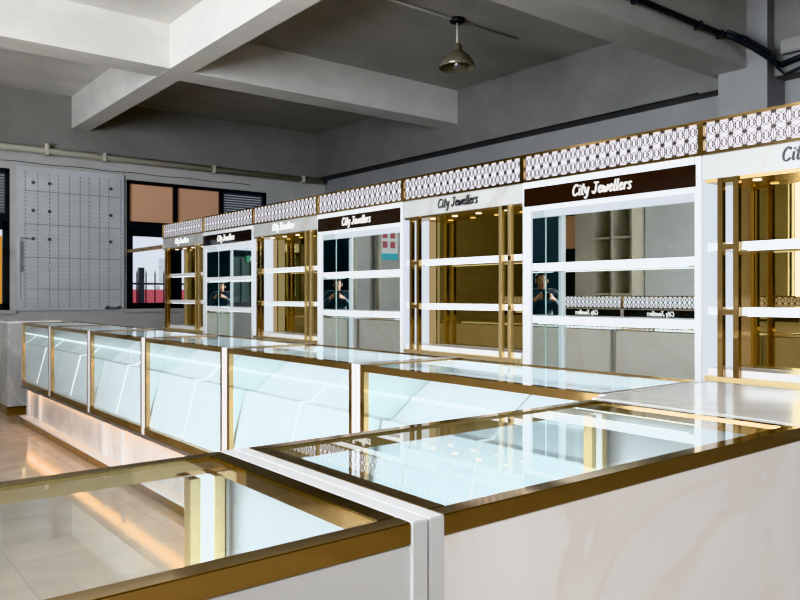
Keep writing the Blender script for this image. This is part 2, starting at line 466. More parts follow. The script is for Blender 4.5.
part('conduit_pipe', 'cpipe', lambda bm: add_tube(bm, [(-4, 3.38, 3.56), (6.30, 3.38, 3.57)], .024, 10), 'cable', t)
for x in (4.2, 5.0, 5.9, 6.25): part('conduit_clip', 'cclip', boxes((-.012, .012, -.03, .0395, -.03, .03)), 'cable', t, (x, 3.38, 3.565))
t = thing('cable_bundle', 'loose black cables hanging from the conduit round the column corner', 'cable')
part('cable', 'cw1', lambda bm: add_tube(bm, [(6.31, 3.37, 3.57), (6.45, 3.33, 3.55), (6.60, 3.24, 3.47), (6.74, 3.18, 3.40), (6.86, 3.16, 3.36)], .026, 8), 'cable', t)
part('cable', 'cw2', lambda bm: add_tube(bm, [(6.32, 3.35, 3.60), (6.5, 3.28, 3.56), (6.70, 3.17, 3.45), (6.80, 3.15, 3.33), (6.88, 3.12, 3.27), (6.89, 2.9, 3.33), (6.885, 1.6, 3.36)], .013, 8), 'cable', t)
part('cable', 'cw3', lambda bm: add_tube(bm, [(6.86, 3.15, 3.36), (6.87, 2.95, 3.40), (6.87, 2.6, 3.37), (6.87, 1.6, 3.38)], .024, 8), 'cable', t)
t = thing('junction_box', 'small grey junction box on the right wall beam beside the column', 'junction box', (6.92, 3.02, 3.50))
part('box_body', 'jb', boxes((-.08, 0, -.12, .12, -.05, .07), bev=.006), 'wall_right', t)
part('box_lid', 'jl', boxes((-.09, -.081, -.1, .1, -.04, .06)), 'ceiling_shaded', t)
solo('ceiling_conduit', lambda bm: add_tube(bm, [(3.3, 5.51, 4.035), (6.0, 5.51, 4.035)], .012, 8), 'ceiling',
     'thin painted conduit on the ceiling leading to the pendant lamp', 'conduit')

t = thing('pendant_lamp', 'grey metal bell shade pendant lamp hanging from the ceiling', 'lamp', (5.12, 5.51, ZC))
part('ceiling_rose', 'lrose', lambda bm: add_lathe(bm, [(0, 0), (.075, 0), (.075, -.03), (.05, -.045), (0, -.045)]), 'cable', t)
part('rod', 'lrod', lambda bm: add_tube(bm, [(0, 0, -.04), (0, 0, -.27)], .012, 10), 'cream', t)
sh = part('lamp_shade', 'lshade', lambda bm: add_lathe(bm, [(0, -.25), (.03, -.25), (.045, -.27), (.045, -.315), (.075, -.335), (.13, -.385), (.165, -.44), (.182, -.49), (.180, -.49), (.160, -.44), (.125, -.39), (.07, -.34), (0, -.335)]), 'lamp_metal', t)
part('bulb', 'lbulb', lambda bm: (add_lathe(bm, [(.018, -.335), (.018, -.38), (.04, -.42), (.045, -.455), (.03, -.485), (0, -.495)]),), 'lamp_inner', sh)

# ------------------------------------------------------------------ lettering: a hand-lettered stroke alphabet
GL = {
 'C': (.62, [[(.56, .84), (.50, .97), (.36, 1.0), (.20, .88), (.08, .62), (.06, .34), (.14, .10), (.28, 0), (.44, .05), (.56, .18)]]),
 'i': (.22, [[(.12, .62), (.09, .30), (.10, .06), (.17, .02)], [(.15, .84), (.17, .90)]]),
 't': (.36, [[(.24, .98), (.17, .60), (.12, .22), (.16, .03), (.27, .05)], [(.02, .68), (.36, .72)]]),
 'y': (.46, [[(.06, .62), (.05, .34), (.12, .14), (.24, .16), (.36, .40)], [(.42, .64), (.36, .30), (.28, -.18), (.16, -.36), (.04, -.28)]]),
 'J': (.58, [[(.18, .98), (.36, 1.0), (.60, .98)], [(.42, .98), (.38, .55), (.34, .18), (.22, .01), (.08, .06), (.04, .20)]]),
 'e': (.42, [[(.07, .34), (.22, .38), (.34, .48), (.30, .62), (.18, .60), (.07, .42), (.07, .18), (.17, .03), (.30, .06), (.40, .18)]]),
 'w': (.62, [[(.05, .60), (.05, .24), (.12, .04), (.22, .12), (.30, .48)], [(.30, .48), (.30, .16), (.38, .04), (.48, .16), (.56, .46), (.54, .62)]]),
 'l': (.22, [[(.16, 1.02), (.11, .60), (.07, .22), (.10, .03), (.18, .05)]]),
 'r': (.36, [[(.10, .62), (.08, .30), (.06, .02)], [(.08, .36), (.16, .54), (.26, .62), (.34, .56)]]),
 's': (.36, [[(.32, .58), (.22, .64), (.10, .54), (.14, .38), (.26, .26), (.26, .10), (.14, .01), (.03, .08)]]),
 ' ': (.26, []),
}
def smooth(pts, n=4):
    if len(pts) < 3: return pts
    out = []
    for i in range(len(pts)-1):
        p0 = pts[max(i-1, 0)]; p1 = pts[i]; p2 = pts[i+1]; p3 = pts[min(i+2, len(pts)-1)]
        for k in range(n):
            s = k/n
            out.append(tuple(.5*((2*p1[c])+(-p0[c]+p2[c])*s+(2*p0[c]-5*p1[c]+4*p2[c]-p3[c])*s*s+(-p0[c]+3*p1[c]-3*p2[c]+p3[c])*s**3) for c in (0, 1)))
    out.append(pts[-1]); return out

def lettering(text, width, z, word, w=.010, d=.008):
    total = sum(GL[c][0]+.07 for c in text)-.07
    sc = width/total
    def f(bm):
        x = -width/2; wi = 0
        for c in text:
            adv, strokes = GL[c]
            if c == ' ': wi += 1
            if wi == word:
                for st in strokes:
                    P = [(x+px*sc+.10*(pz-.3)*sc, -d, z+(pz-.35)*sc*.98) for px, pz in smooth(st)]
                    for a, b in zip(P[:-1], P[1:]): add_bar(bm, a, b, w, d)
            x += (adv+.07)*sc
    return f

# ------------------------------------------------------------------ lattice crown
WC = 1.205; HW = WC/2
def lattice_mesh(bm):
    h = .148; z0 = .0135; zc = z0+h/2; wd = .0029; dep = .0015
    n = 17; x0 = -HW+.014; p = (2*HW-.028)/n
    def L(a, b, w=wd): add_bar(bm, (a[0], 0, a[1]), (b[0], 0, b[1]), w, dep)
    for i in range(n+1):
        x = x0+i*p
        for sgn in (-1, 1):
            H = sgn*h/2
            Z = lambda t: zc+H*t
            if 0 < i < n:
                L((x, Z(0)), (x, Z(1)))
            for sx in (-1, 1):
                if (i == 0 and sx < 0) or (i == n and sx > 0): continue
                q = lambda t: x+sx*p*t
                arc = [(0, 0), (.13, .20), (.20, .5), (.13, .80), (0, 1)]
                for a, b in zip(arc[:-1], arc[1:]): L((q(a[0]), Z(a[1])), (q(b[0]), Z(b[1])), .0044)
                # spokes from the stars to the small hexagon between columns
                L((q(0), Z(0)), (q(.5), Z(.20))); L((q(0), Z(1)), (q(.5), Z(.80)))
                L((q(.20), Z(.5)), (q(.36), Z(.34)), .0042); L((q(.20), Z(.5)), (q(.36), Z(.66)), .0042)
                L((q(.36), Z(.34)), (q(.36), Z(.66)), .0050)
                L((q(.36), Z(.34)), (q(.5), Z(.20))); L((q(.36), Z(.66)), (q(.5), Z(.80)))
                L((q(.10), Z(.16)), (q(.36), Z(.34)), .004); L((q(.10), Z(.84)), (q(.36), Z(.66)), .004)
        for sx, zz in ((0, zc), (0, zc-h/2+.003), (0, zc+h/2-.003)):
            add_bar(bm, (x-.008, 0, zz), (x+.008, 0, zz), .015, dep)

def crown(parent, z):
    """lit lattice box, 17.5 cm tall: gold frame, light panel, lattice"""
    fr = part('crown_frame', 'crown_frame', boxes((-HW, HW, -.012, .03, 0, .0135), (-HW, HW, -.012, .03, .1615, .175), (-HW, -HW+.014, -.012, .03, .0135, .1615),
              (HW-.014, HW, -.012, .03, .0135, .1615), (-HW, HW, .03, .2, .165, .175), (-HW, HW, .19, .2, 0, .165), (-.006, .006, -.014, -.002, .160, .180)), 'gold', parent, (0, 0, z))
    part('light_panel', 'crown_light', boxes((-HW+.014, HW-.014, .012, .026, .0135, .1615)), 'lattice_glow', fr)
    part('lattice', 'crown_lattice', lattice_mesh, 'lattice', fr)

XW = 3.57
Y_EDGE = [2.03+WC*i for i in range(-1, 7)]
RZ = -PI/2

def gold_cabinet(i, label, letter_mat, end=False):
    yc = (Y_EDGE[i]+Y_EDGE[i+1])/2
    t = thing('gold_wall_cabinet', label, 'display cabinet', (XW, yc, 0), RZ, 'gold-framed wall cabinets')
    D = .20; YM = .178
    part('base_cabinet', 'g_base', boxes((-HW+.002, HW-.002, .0, D, 0, .868), bev=.003), 'white', t)
    if not end:
        part('side_panel', 'g_side', boxes((0, .022, 0, D, .87, 1.878)), 'panel_glow', t, (-HW+.001, 0, 0), 'glowing white side panel')
    part('side_panel', 'g_side2', boxes((0, .022, 0.03, D, .87, 1.878)), 'white', t, (HW-.023, 0, 0))
    # deck with gold nosing
    part('deck', 'g_deck', boxes((-HW+.024, HW-.024, .012, YM-.002, .896, .932)), 'white', t)
    part('deck_nosing', 'g_nose', boxes((-HW+.024, HW-.024, -.016, YM, .870, .895)), 'gold_lit', t)
    for z in (1.20, 1.52):
        s = part('shelf', 'g_shelf', boxes((-HW+.024, HW-.024, .016, .165, 0, .040)), 'white', t, (0, 0, z))
        part('shelf_bracket', 'g_brk', boxes((-HW+.093, -HW+.197, -.016, .014, .004, .030)), 'gold', s)
        part('shelf_bracket', 'g_brk2', boxes((HW-.117, HW-.090, -.016, .014, .004, .030)), 'gold', s)
        part('light_strip', 'g_sled', boxes((-HW+.22, HW-.22, .03, .045, -.004, 0)), 'led_soft', s)
    # posts: two pairs
    for x in (-HW+.105, -HW+.185, HW-.185, HW-.105):
        part('post', 'g_post', boxes((-.0145, .0145, -.0145, .0145, .862, 1.879), bev=.002), 'gold_lit' if x > 0 else 'gold', t, (x, 0, 0))  # right posts use the gold with LED light in its colour
    for x in (-HW+.145, HW-.145):
        part('post_tie', 'g_tie', boxes((-.0275, .0275, -.0125, .0125, 1.852, 1.878)), 'gold', t, (x, 0, 0))
    # back: glowing strip, gold trim, amber mirror
    if not end:
        part('light_strip', 'g_glow', boxes((-HW+.024, -HW+.105, YM-.004, YM, .934, 1.872)), 'panel_glow', t, label='white glowing strip at the back corner')
        part('back_trim', 'g_trim', boxes((-HW+.105, -HW+.185, YM-.010, YM, .934, 1.872)), 'gold', t)
        part('back_mirror', 'g_mir', boxes((-HW+.185, HW-.024, YM-.004, YM, .934, 1.872)), 'amber_mirror', t, label='amber tinted mirror')
        part('back_board', 'g_bk', boxes((-HW+.02, HW-.02, YM+.001, D, .87, 1.878)), 'white_matte', t)
    else:
        part('back_trim', 'g_trim', boxes((-HW+.225, -HW+.305, YM-.010, YM, .934, 1.872)), 'gold_lit', t, (.03, 0, 0))
        part('back_mirror', 'g_mir_e', boxes((-HW+.25, HW-.024, YM-.004, YM, .934, 1.872)), 'amber_mirror', t, label='amber tinted mirror')
        part('back_board', 'g_bk_e', boxes((-HW+.25, HW-.02, YM+.001, D, .87, 1.878)), 'white_matte', t)
        part('extension_rail', 'g_rail', boxes((-HW-1.28, -HW, -.012, .018, 1.885, 1.93)), 'gold', t)
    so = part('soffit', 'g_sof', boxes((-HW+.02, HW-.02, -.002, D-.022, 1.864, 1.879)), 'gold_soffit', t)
    for x in (-.36, -.12, .12, .36):
        def sp(bm): add_disc(bm, 0, .085, 1.862, .020)
        part('downlight', 'g_spot', sp, 'spot', so, (x, 0, 0))
    h = part('header', 'g_head', boxes((-HW+.001, HW-.001, 0, D, 1.88, 2.004), bev=.002), 'header_marble', t, label='pale marble header')
    for k in (0, 1): part('lettering', 'letters%d' % k, lettering('City Jewellers', .40, 1.942, k, .0075), letter_mat, h)
    crown(t, 2.005)
    return t

def mirror_cabinet(i, label):
    yc = (Y_EDGE[i]+Y_EDGE[i+1])/2
    t = thing('mirrored_wall_cabinet', label, 'display cabinet', (XW, yc, 0), RZ, 'mirrored wall cabinets')
    D = .21; YM = .168; sl_, sr_ = .041, .034
    part('base_cabinet', 'm_base', boxes((-HW+.002, HW-.002, .0, D, 0, .788), bev=.003), 'white', t)
    for s, st in ((-1, sl_), (1, sr_)):
        a, b = sorted((s*(HW-.001), s*(HW-st)))
        sp = part('side_panel', 'm_side%d' % s, boxes((a, b, .016, D, .79, 2.004), bev=.002), 'white', t)
        a, b = sorted((s*(HW-st), s*(HW-st-.003)))
        part('side_mirror', 'm_smir%d' % s, boxes((a, b, .018, YM-.001, .80, 1.845)), 'mirror', sp)
        a, b = sorted((s*(HW-.001), s*(HW-(.066 if s < 0 else .036))))
        part('stile', 'm_stile%d' % s, boxes((a, b, -.004, .015, .79, 2.004), bev=.002), 'white', t)
        if s < 0: part('light_strip', 'm_sled_v', boxes((-HW+st+.004, -HW+.065, .0155, .0175, .80, 1.80)), 'panel_glow', t)
    st = .041
    part('corner_strip', 'm_cor', boxes((-HW+st+.004, -HW+st+.006, YM-.003, YM-.001, .80, 1.83)), 'glass_edge', t)
    part('back_mirror', 'm_bmir', boxes((-HW+st, HW-st, YM, YM+.006, .80, 1.845)), 'mirror', t)
    part('back_board', 'm_bk', boxes((-HW+st, HW-st, YM+.007, D, .79, 1.848)), 'white_matte', t)
    part('deck', 'm_deck', boxes((-HW+st, HW-st, 0, YM, .789, .80)), 'white', t)
    part('front_rail', 'm_rail', boxes((-HW+.066, HW-.036, -.003, .012, 1.822, 1.849)), 'white', t)
    part('top_rail', 'm_trail', boxes((-HW+st+.005, HW-st-.005, .150, YM-.001, 1.80, 1.846)), 'panel_glow', t)
    part('light_strip', 'm_led', boxes((-HW+st+.03, HW-st-.03, .02, .05, 1.838, 1.847)), 'led', t)
    for z in (1.125, 1.452):
        s = part('shelf', 'm_shelf', boxes((-HW+st+.005, HW-st-.005, .018, .176, 0, .045), bev=.002), 'white', t, (0, 0, z))
        part('light_strip', 'm_sled', boxes((-HW+.1, HW-.1, .03, .045, -.003, 0)), 'led_soft', s)
    part('header_rim', 'm_rim', boxes((-HW+st, HW-st, 0, D, 1.85, 2.004)), 'white', t)
    h = part('header', 'm_head', boxes((-HW+.018, HW-.028, -.010, -.0045, 1.852, 1.965), bev=.001), 'dark_header', t, label='dark brown glossy header')
    for k in (0, 1): part('lettering', 'letters_m%d' % k, lettering('City Jewellers', .40, 1.905, k, .0078), 'letter_white', h, (0, -.010, 0))
    crown(t, 2.005)
    return t

gold_cabinet(0, 'gold-framed wall cabinet cut off by the right edge of the photo', 'letter_dark')
mirror_cabinet(1, 'nearest and largest mirrored wall cabinet with dark header and white lettering')
gold_cabinet(2, 'gold-framed wall cabinet with dark lettering between the two nearest mirrored cabinets', 'letter_dark')
mirror_cabinet(3, 'middle one of the three mirrored wall cabinets with dark headers')
gold_cabinet(4, 'gold-framed wall cabinet with pale lettering between the two farthest mirrored cabinets', 'letter_silver')
mirror_cabinet(5, 'farthest and smallest mirrored wall cabinet with dark header')
gold_cabinet(6, 'farthest gold-framed wall cabinet at the end of the row beside the back window', 'letter_silver', end=True)

# ------------------------------------------------------------------ glass counters
TOP = 1.02; DEP = .54
def counter(kind, label, loc, rz, L, pil=(), backmat='onyx', boards=True, group=None, ledend=True):
    """local x along the counter, y=0 customer-side glass, y=DEP staff-side panel"""
    t = thing('glass_counter', label, 'display counter', loc, rz, group)
    hl = L/2; sp = .026; k = 'ct%.3f_%s' % (L, kind)
    g0, g1 = -hl+sp, hl-sp       # gold frame extent
    rb = .028; rw = .030; r2 = .014 if boards else .030; zi = TOP-.009 if boards else TOP-rb-.001
    for s in (-1, 1):
        a, b = sorted((s*hl*.9995, s*(hl-sp)))
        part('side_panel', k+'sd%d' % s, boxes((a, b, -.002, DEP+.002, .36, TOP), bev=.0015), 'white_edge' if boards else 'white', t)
    def frame(bm):
        for z0, z1 in ((TOP-rb, TOP),):
            zs = TOP-.008 if boards else z0; r2 = .014 if boards else rw
            add_box(bm, g0, g1, 0, rw, z0, z1, .0015); add_box(bm, g0, g1, DEP-r2, DEP, zs, z1, .0015)
            add_box(bm, g0, g0+r2, rw, DEP-r2, zs, z1, .0015); add_box(bm, g1-r2, g1, rw, DEP-r2, zs, z1, .0015)
        add_box(bm, g0, g0+.026, 0, .026, .43, TOP-rb, .0015); add_box(bm, g1-.026, g1, 0, .026, .43, TOP-rb, .0015)
        add_box(bm, g0, g1, -.004, .03, .385, .432, .0015)
    part('gold_frame', k+'fr', frame, 'gold', t)
    part('lower_ledge', k+'lg', boxes((-hl, hl, -.006, .05, .36, .384)), 'steel', t)
    part('top_glass', k+'tg', lambda bm: add_quad(bm, [(g0+r2-.004, rw-.004, TOP-.004), (g1-r2+.004, rw-.004, TOP-.004), (g1-r2+.004, DEP-r2+.004, TOP-.004), (g0+r2-.004, DEP-r2+.004, TOP-.004)]), 'top_glass' if boards else 'glass', t)
    part('front_glass', k+'fg', lambda bm: add_quad(bm, [(g0+.02, .012, .425), (g1-.02, .012, .425), (g1-.02, .012, TOP-rb+.002), (g0+.02, .012, TOP-rb+.002)]), 'glass', t)
    part('back_panel', k+'bp', boxes((g0, g1, DEP-.022, DEP-.001, .06, zi)), backmat, t)
    part('inner_panel', k+'ip', boxes((g0+.001, g1-.001, DEP-.030, DEP-.0225, .435, zi-.001)), 'white_board', t)
    part('deck', k+'dk', boxes((g0, g1, .031, DEP-.031, .40, .432)), 'white_board', t)
    if boards:
        # stepped sloping display boards, two per counter with a lit gap between
        gap = .012
        prof = [(.022, .434), (.022, .455), (.105, .785), (.165, .785), (.262, .86), (.43, .968), (.43, .434)]
        for a, b in ((g0+.005, -.376), (-.372, -gap/2), (gap/2, g1-.005)):
            part('display_board', k+'db%.3f' % a, lambda bm, a=a, b=b: add_prism(bm, prof, a, b), 'white_board', t)
        prof2 = [(.018, .45), (.101, .789), (.163, .789), (.260, .864), (.262, .858), (.167, .783), (.109, .783), (.026, .45)]
        part('light_strip', k+'ls', lambda bm: add_prism(bm, prof2, -.007, .007), 'led_soft', t)
        part('light_strip', k+'ls2', boxes((g0+.02, g1-.02, .252, .264, .858, .869)), 'led', t)
    for s in (-1, 1):
        a, b = sorted((s*(hl-sp), s*(hl-sp-.003)))
        part('inner_side', k+'is%d' % s, boxes((a, b, .031, DEP-.031, .435, TOP-rb-.002)), 'mirror' if boards else 'white_board', t)
    if boards: part('light_strip', k+'ls3', boxes((g0+.03, g1-.03, .031, .036, TOP-rb, TOP-.010)), 'led', t)
    if not boards:
        for s in (-1, 1):
            x = s*(hl-sp-.05)
            part('light_post', k+'lp%d' % s, boxes((x-.012, x-.002, .035, .058, .434, TOP-rb), (x+.002, x+.012, .035, .058, .434, TOP-rb)), 'led_soft', t)
            part('corner_trim', k+'cn%d' % s, boxes((x-s*.022-.009, x-s*.022+.009, .034, .060, .434, TOP-rb), (x+s*.022-.009, x+s*.022+.009, .034, .060, .434, TOP-rb)), 'gold_lit', t)
    # base
    part('base', k+'bs', boxes((-hl+.002, hl-.002, .07, DEP-.03, .075, .359)), 'base_marble', t)
    part('plinth', k+'pl', boxes((-hl+.001, hl-.001, -.010, DEP-.05, 0, .058)), 'gold', t)
    part('plinth_ledge', k+'pg', boxes((-hl+.001, hl-.001, -.012, DEP-.04, .059, .075)), 'white', t)
    part('light_strip', k+'wl', boxes((-hl+.01, hl-.01, .052, .066, .348, .359)), 'led_warm', t, label='warm light strip under the counter')
    for x in pil:
        part('pilaster', k+'pi', boxes((-.035, .035, .045, .07, .076, .347), bev=.002), 'white', t, (x, 0, 0))
    return t

XC = 1.764
ge = 'glass counters in the long lit row'
seams = [1.285, 2.50, 3.71, 4.92, 6.11, 7.29, 8.40]
labels = ['lit glass counter nearest in the long row, beside the white marble corner block',
          'second nearest lit glass counter in the long row',
          'third lit glass counter from the near end of the long row',
          'third lit glass counter from the far end of the long row',
          'second lit glass counter from the far end of the long row',
          'smallest lit glass counter at far end of the long row, beside the marble pedestal']
pils = {5: (8.36, 7.9), 3: (5.9, 5.46), 1: (3.45, 3.0)}
for i in range(6):
    a, b = seams[i]+.002, seams[i+1]-.002
    yc = (a+b)/2
    counter('row%d' % i, labels[i], (XC, yc, 0), RZ, b-a, [max(-(b-a)/2+.04, min((b-a)/2-.04, yc-y)) for y in pils.get(i, ())], 'onyx', True, ge)
# two near counters, glass facing away from the camera
YN1 = 1.257
nr = 'glass counters in the near row'
counter('near_a', 'near glass counter with plain white back at the lower left corner', (.615-.60, YN1, 0), PI, 1.20, (), 'white', False, nr)
counter('near_b', 'near glass counter with veined onyx back at the lower right', (.616+.536, YN1, 0), PI, 1.066+.004, (), 'onyx', False, nr)

# corner block with marble top
kx0, kx1, ky0, ky1 = 1.690, 2.30, .718, 1.282
t = thing('corner_counter', 'solid corner counter with plain white marble top behind the near onyx counter', 'counter', ((kx0+kx1)/2, (ky0+ky1)/2, 0))
a, b = (kx1-kx0)/2, (ky1-ky0)/2
part('counter_top', 'k_top', boxes((-a, a, -b, b, .995, TOP), bev=.002), 'marble', t)
part('counter_body', 'k_body', boxes((-a+.002, a-.002, -b+.002, b-.002, .06, .994)), 'onyx', t)
part('plinth', 'k_pl', boxes((-a+.02, a-.02, -b+.02, b-.02, 0, .059)), 'gold', t)

# marble pedestal at the far end of the row
t = thing('marble_pedestal', 'grey marble pedestal with gold plinth at far end of the lit counters', 'pedestal', (2.02, 9.22, 0))
part('pedestal_body', 'p_body', boxes((-.27, .27, -.24, .24, .092, .99), bev=.003), 'grey_marble', t)
part('pedestal_top', 'p_top', boxes((-.275, .275, -.245, .245, .991, 1.015), bev=.003), 'marble', t)
part('plinth', 'p_pl', boxes((-.28, .28, -.25, .25, 0, .09)), 'gold', t)

# ------------------------------------------------------------------ low cabinets opposite, seen in the mirrors
lows = ['nearest low cabinet with lit lattice and dark header, seen in the mirrors',
        'second nearest low lattice cabinet seen in the mirrors',
        'third nearest low lattice cabinet seen in the mirrors',
        'farthest low lattice cabinet seen in the mirrors']
for i in range(4):
    yc = 4.48+WC*i
    t = thing('low_lattice_cabinet', lows[i], 'cabinet', (-1.5, yc, 0), PI/2, 'low lattice cabinets seen in the mirrors')
    part('cabinet_body', 'lo_body', boxes((-HW+.002, HW-.002, 0, .3, .06, .97)), 'white', t)
    part('plinth', 'lo_pl', boxes((-HW+.02, HW-.02, .02, .28, 0, .059)), 'gold', t)
    for s in (-1, 1):
        d = part('door', 'lo_door', boxes((-.28, .28, -.016, -.001, .09, .95), bev=.003), 'white', t, (s*.295, 0, 0))
        part('handle', 'lo_han', boxes((-.006, .006, -.035, -.017, .5, .7)), 'gold', d, (-s*.24, 0, 0))
    h = part('header', 'lo_head', boxes((-HW+.001, HW-.001, 0, .2, .971, 1.112)), 'white', t)
    part('header_panel', 'lo_hp', boxes((-HW+.03, HW-.03, -.006, -.0005, .985, 1.095)), 'dark_header', h)
    for k in (0, 1): part('lettering', 'lo_let%d' % k, lettering('City Jewellers', .40, 1.04, k, .010), 'letter_white', h, (0, -.006, 0))
    crown(t, 1.113)

# ------------------------------------------------------------------ other things seen only in the mirrors
t = thing('storage_shelf', 'tall cream open shelf unit by the left wall, seen in the mirror', 'shelf', (XL+.25, 8.05, 0))
part('carcass', 's_car', boxes((-.24, .24, -.42, -.39, 0, 2.95), (-.24, .24, .39, .80, 0, 2.95), (-.24, -.22, -.39, .39, 0, 2.95), (-.24, .24, -.39, .39, 2.91, 2.95), (-.24, .24, -.02, .02, 0, 2.91)), 'cream', t)
for z in (.3, .8, 1.3, 1.8, 2.3): part('shelf', 's_sh', boxes((-.215, .235, -.388, .388, 0, .03)), 'cream', t, (0, 0, z))
t = thing('grey_partition', 'flat grey partition board beside the cream shelf, seen in the mirror', 'partition', (XL+.1, 6.85, 0))
part('panel', 'gp_p', boxes((0, .06, -.75, .75, .1, 3.2)), 'board', t)
for s in (-1, 1): part('foot', 'gp_f', boxes((-.06, .22, -.04, .04, 0, .099)), 'steel', t, (0, s*.6, 0))
t = thing('wall_poster', 'white poster with red blocks and cyan foot on the back wall, seen in mirror', 'poster', (-1.05, YB, 1.95))
part('sheet', 'po_s', boxes((-.22, .22, -.012, -.002, 0, .62)), 'paper', t)
part('red_block', 'po_r', boxes((-.15, -.04, -.016, -.0125, .40, .52), (.03, .14, -.016, -.0125, .40, .52), (-.15, -.04, -.016, -.0125, .22, .34), (.03, .14, -.016, -.0125, .22, .34)), 'red', t)
part('cyan_band', 'po_c', boxes((-.22, .22, -.016, -.0125, 0, .12)), 'cyan', t)
for x in (-.2, -.75):
    solo('wall_downpipe', lambda bm: add_tube(bm, [(0, 0, 0.02), (0, 0, 3.18)], .05, 12), 'cream',
         'cream downpipe on the back wall %s the poster, seen in mirror' % ('nearest' if x < -.5 else 'farther from'), 'pipe', (x, 10.94, 0))
t = thing('exit_sign', 'small green exit sign hanging near the back wall, seen in mirror', 'sign', (1.88, 10.80, 1.82))
part('sign_box', 'ex_b', boxes((-.10, .10, -.02, .02, 0, .10), bev=.004), 'green', t)
part('sign_arrow', 'ex_a', lambda bm: (add_bar(bm, (-.06, -.024, .05), (.05, -.024, .05), .014, .003), add_bar(bm, (.05, -.024, .05), (.02, -.024, .075), .014, .003), add_bar(bm, (.05, -.024, .05), (.02, -.024, .025), .014, .003)), 'paper', t)
for x in (-.08, .08): part('hanger', 'ex_h', lambda bm: add_tube(bm, [(0, 0, .10), (0, 0, 2.22)], .004, 6), 'steel', t, (x, 0, 0))

# ------------------------------------------------------------------ outside the back windows
solo('outside_ground', boxes((-30, 40, YB+.25, 60, -.6, -.5)), 'asphalt', 'pale concrete yard outside the back windows', 'ground')['kind'] = 'structure'
t = thing('white_building', 'white building across the yard seen through the back window', 'building', (8.6, 26, -.5))
part('walls', 'bu_w', boxes((-7, 7, 0, 6, 0, 4.2), bev=.02), 'building', t)
part('roof_slab', 'bu_r', boxes((-7.2, 7.2, -.2, 6.2, 4.201, 4.45)), 'building', t)
for x in (-4.5, -1.5, 1.5, 4.5): part('window', 'bu_g', boxes((-.22, .22, -.03, -.001, 2.3, 3.1)), 'board', t, (x, 0, 0))
t = thing('iron_railing', 'black iron railing outside the back window', 'railing', (7.0, 18.0, -.5)); t.scale = (1, 1, 1.17)
part('rail', 'ra_r', boxes((-4, 4, -.02, .02, 1.75, 1.79), (-4, 4, -.02, .02, .9, .94)), 'black', t)
for x in [-4+.22*i for i in range(37)]:
    part('baluster', 'ra_b', lambda bm: add_tube(bm, [(0, 0, 0), (0, 0, 1.98), (0, 0, 2.05)], [.016, .016, .004], 6), 'black', t, (x, 0, 0))
part('post', 'ra_p', boxes((-.06, .06, -.06, .06, 0, 2.1)), 'black', t, (-.6, 0, 0))
t = thing('red_hoarding', 'red banner strip behind the iron railing outside', 'banner', (7.4, 19.5, -.5)); t.scale = (1, 1, 1.13)
part('cloth', 'rh_c', boxes((-4.6, 4.6, -.015, .015, .5, 1.72)), 'red', t)
for x in (-4.5, 0, 4.5): part('post', 'rh_p', boxes((-.03, .03, .016, .07, 0, 1.8)), 'steel', t, (x, 0, 0))
t = thing('orange_truck', 'orange vehicle side seen through the far left window', 'vehicle', (3.2, 15.5, -.5))
part('body', 'tr_b', boxes((-1.2, .7, 0, 1.4, .8, 2.9), bev=.05), 'orange', t)
part('cab', 'tr_c', boxes((.72, 1.25, .05, 1.35, .5, 2.2), bev=.08), 'building', t)
for x in (-.7, .8): 
    def wh(bm):
        t2 = bmesh.new(); bmesh.ops.create_cone(t2, cap_ends=True, segments=20, radius1=.42, radius2=.42, depth=1.3)
        bmesh.ops.rotate(t2, verts=t2.verts[:], matrix=Matrix.Rotation(PI/2, 3, 'X')); bmesh.ops.translate(t2, verts=t2.verts[:], vec=(0, .7, .42)); join(bm, t2)
    part('wheel', 'tr_w', wh, 'black', t, (x, 0, 0))

t = thing('darkening_block', 'dull green container-like block added in the yard to darken the window view in the mirror', 'container', (-.4, 15.4, -.5))  # added block that darkens what the mirror shows through the left window
part('walls', 'sc_w', boxes((-1.6, 1.6, 0, 2.2, .1, 2.7), bev=.02), 'block_green', t)
for i in range(14): part('rib', 'sc_r', boxes((-.05, .05, -.04, -.001, .2, 2.6)), 'block_green', t, (-1.5+i*.23, 0, 0))
part('roof', 'sc_t', boxes((-1.65, 1.65, -.05, 2.25, 2.701, 2.8)), 'black', t)
for x in (-1.5, 1.5): part('foot', 'sc_f', boxes((-.1, .1, .05, 2.1, 0, .099)), 'black', t, (x, 0, 0))

# ------------------------------------------------------------------ photographer (seen in the mirrors) and the camera he holds
def skin_obj(name, verts, edges, mat, parent, sub=2):
    me = bpy.data.meshes.new(name); me.from_pydata([v[0] for v in verts], edges, [])
    o = bpy.data.objects.new(name, me); COL.objects.link(o); o.parent = parent
    sm = o.modifiers.new('skin', 'SKIN'); sm.use_smooth_shade = True; sm.branch_smoothing = .6
    for i, v in enumerate(verts):
        r = v[1]; r = r if isinstance(r, tuple) else (r, r)
        me.skin_vertices[0].data[i].radius = r
        me.skin_vertices[0].data[i].use_root = (i == 0)
    ss = o.modifiers.new('sub', 'SUBSURF'); ss.levels = sub; ss.render_levels = sub
    me.materials.append(M[mat]); return o

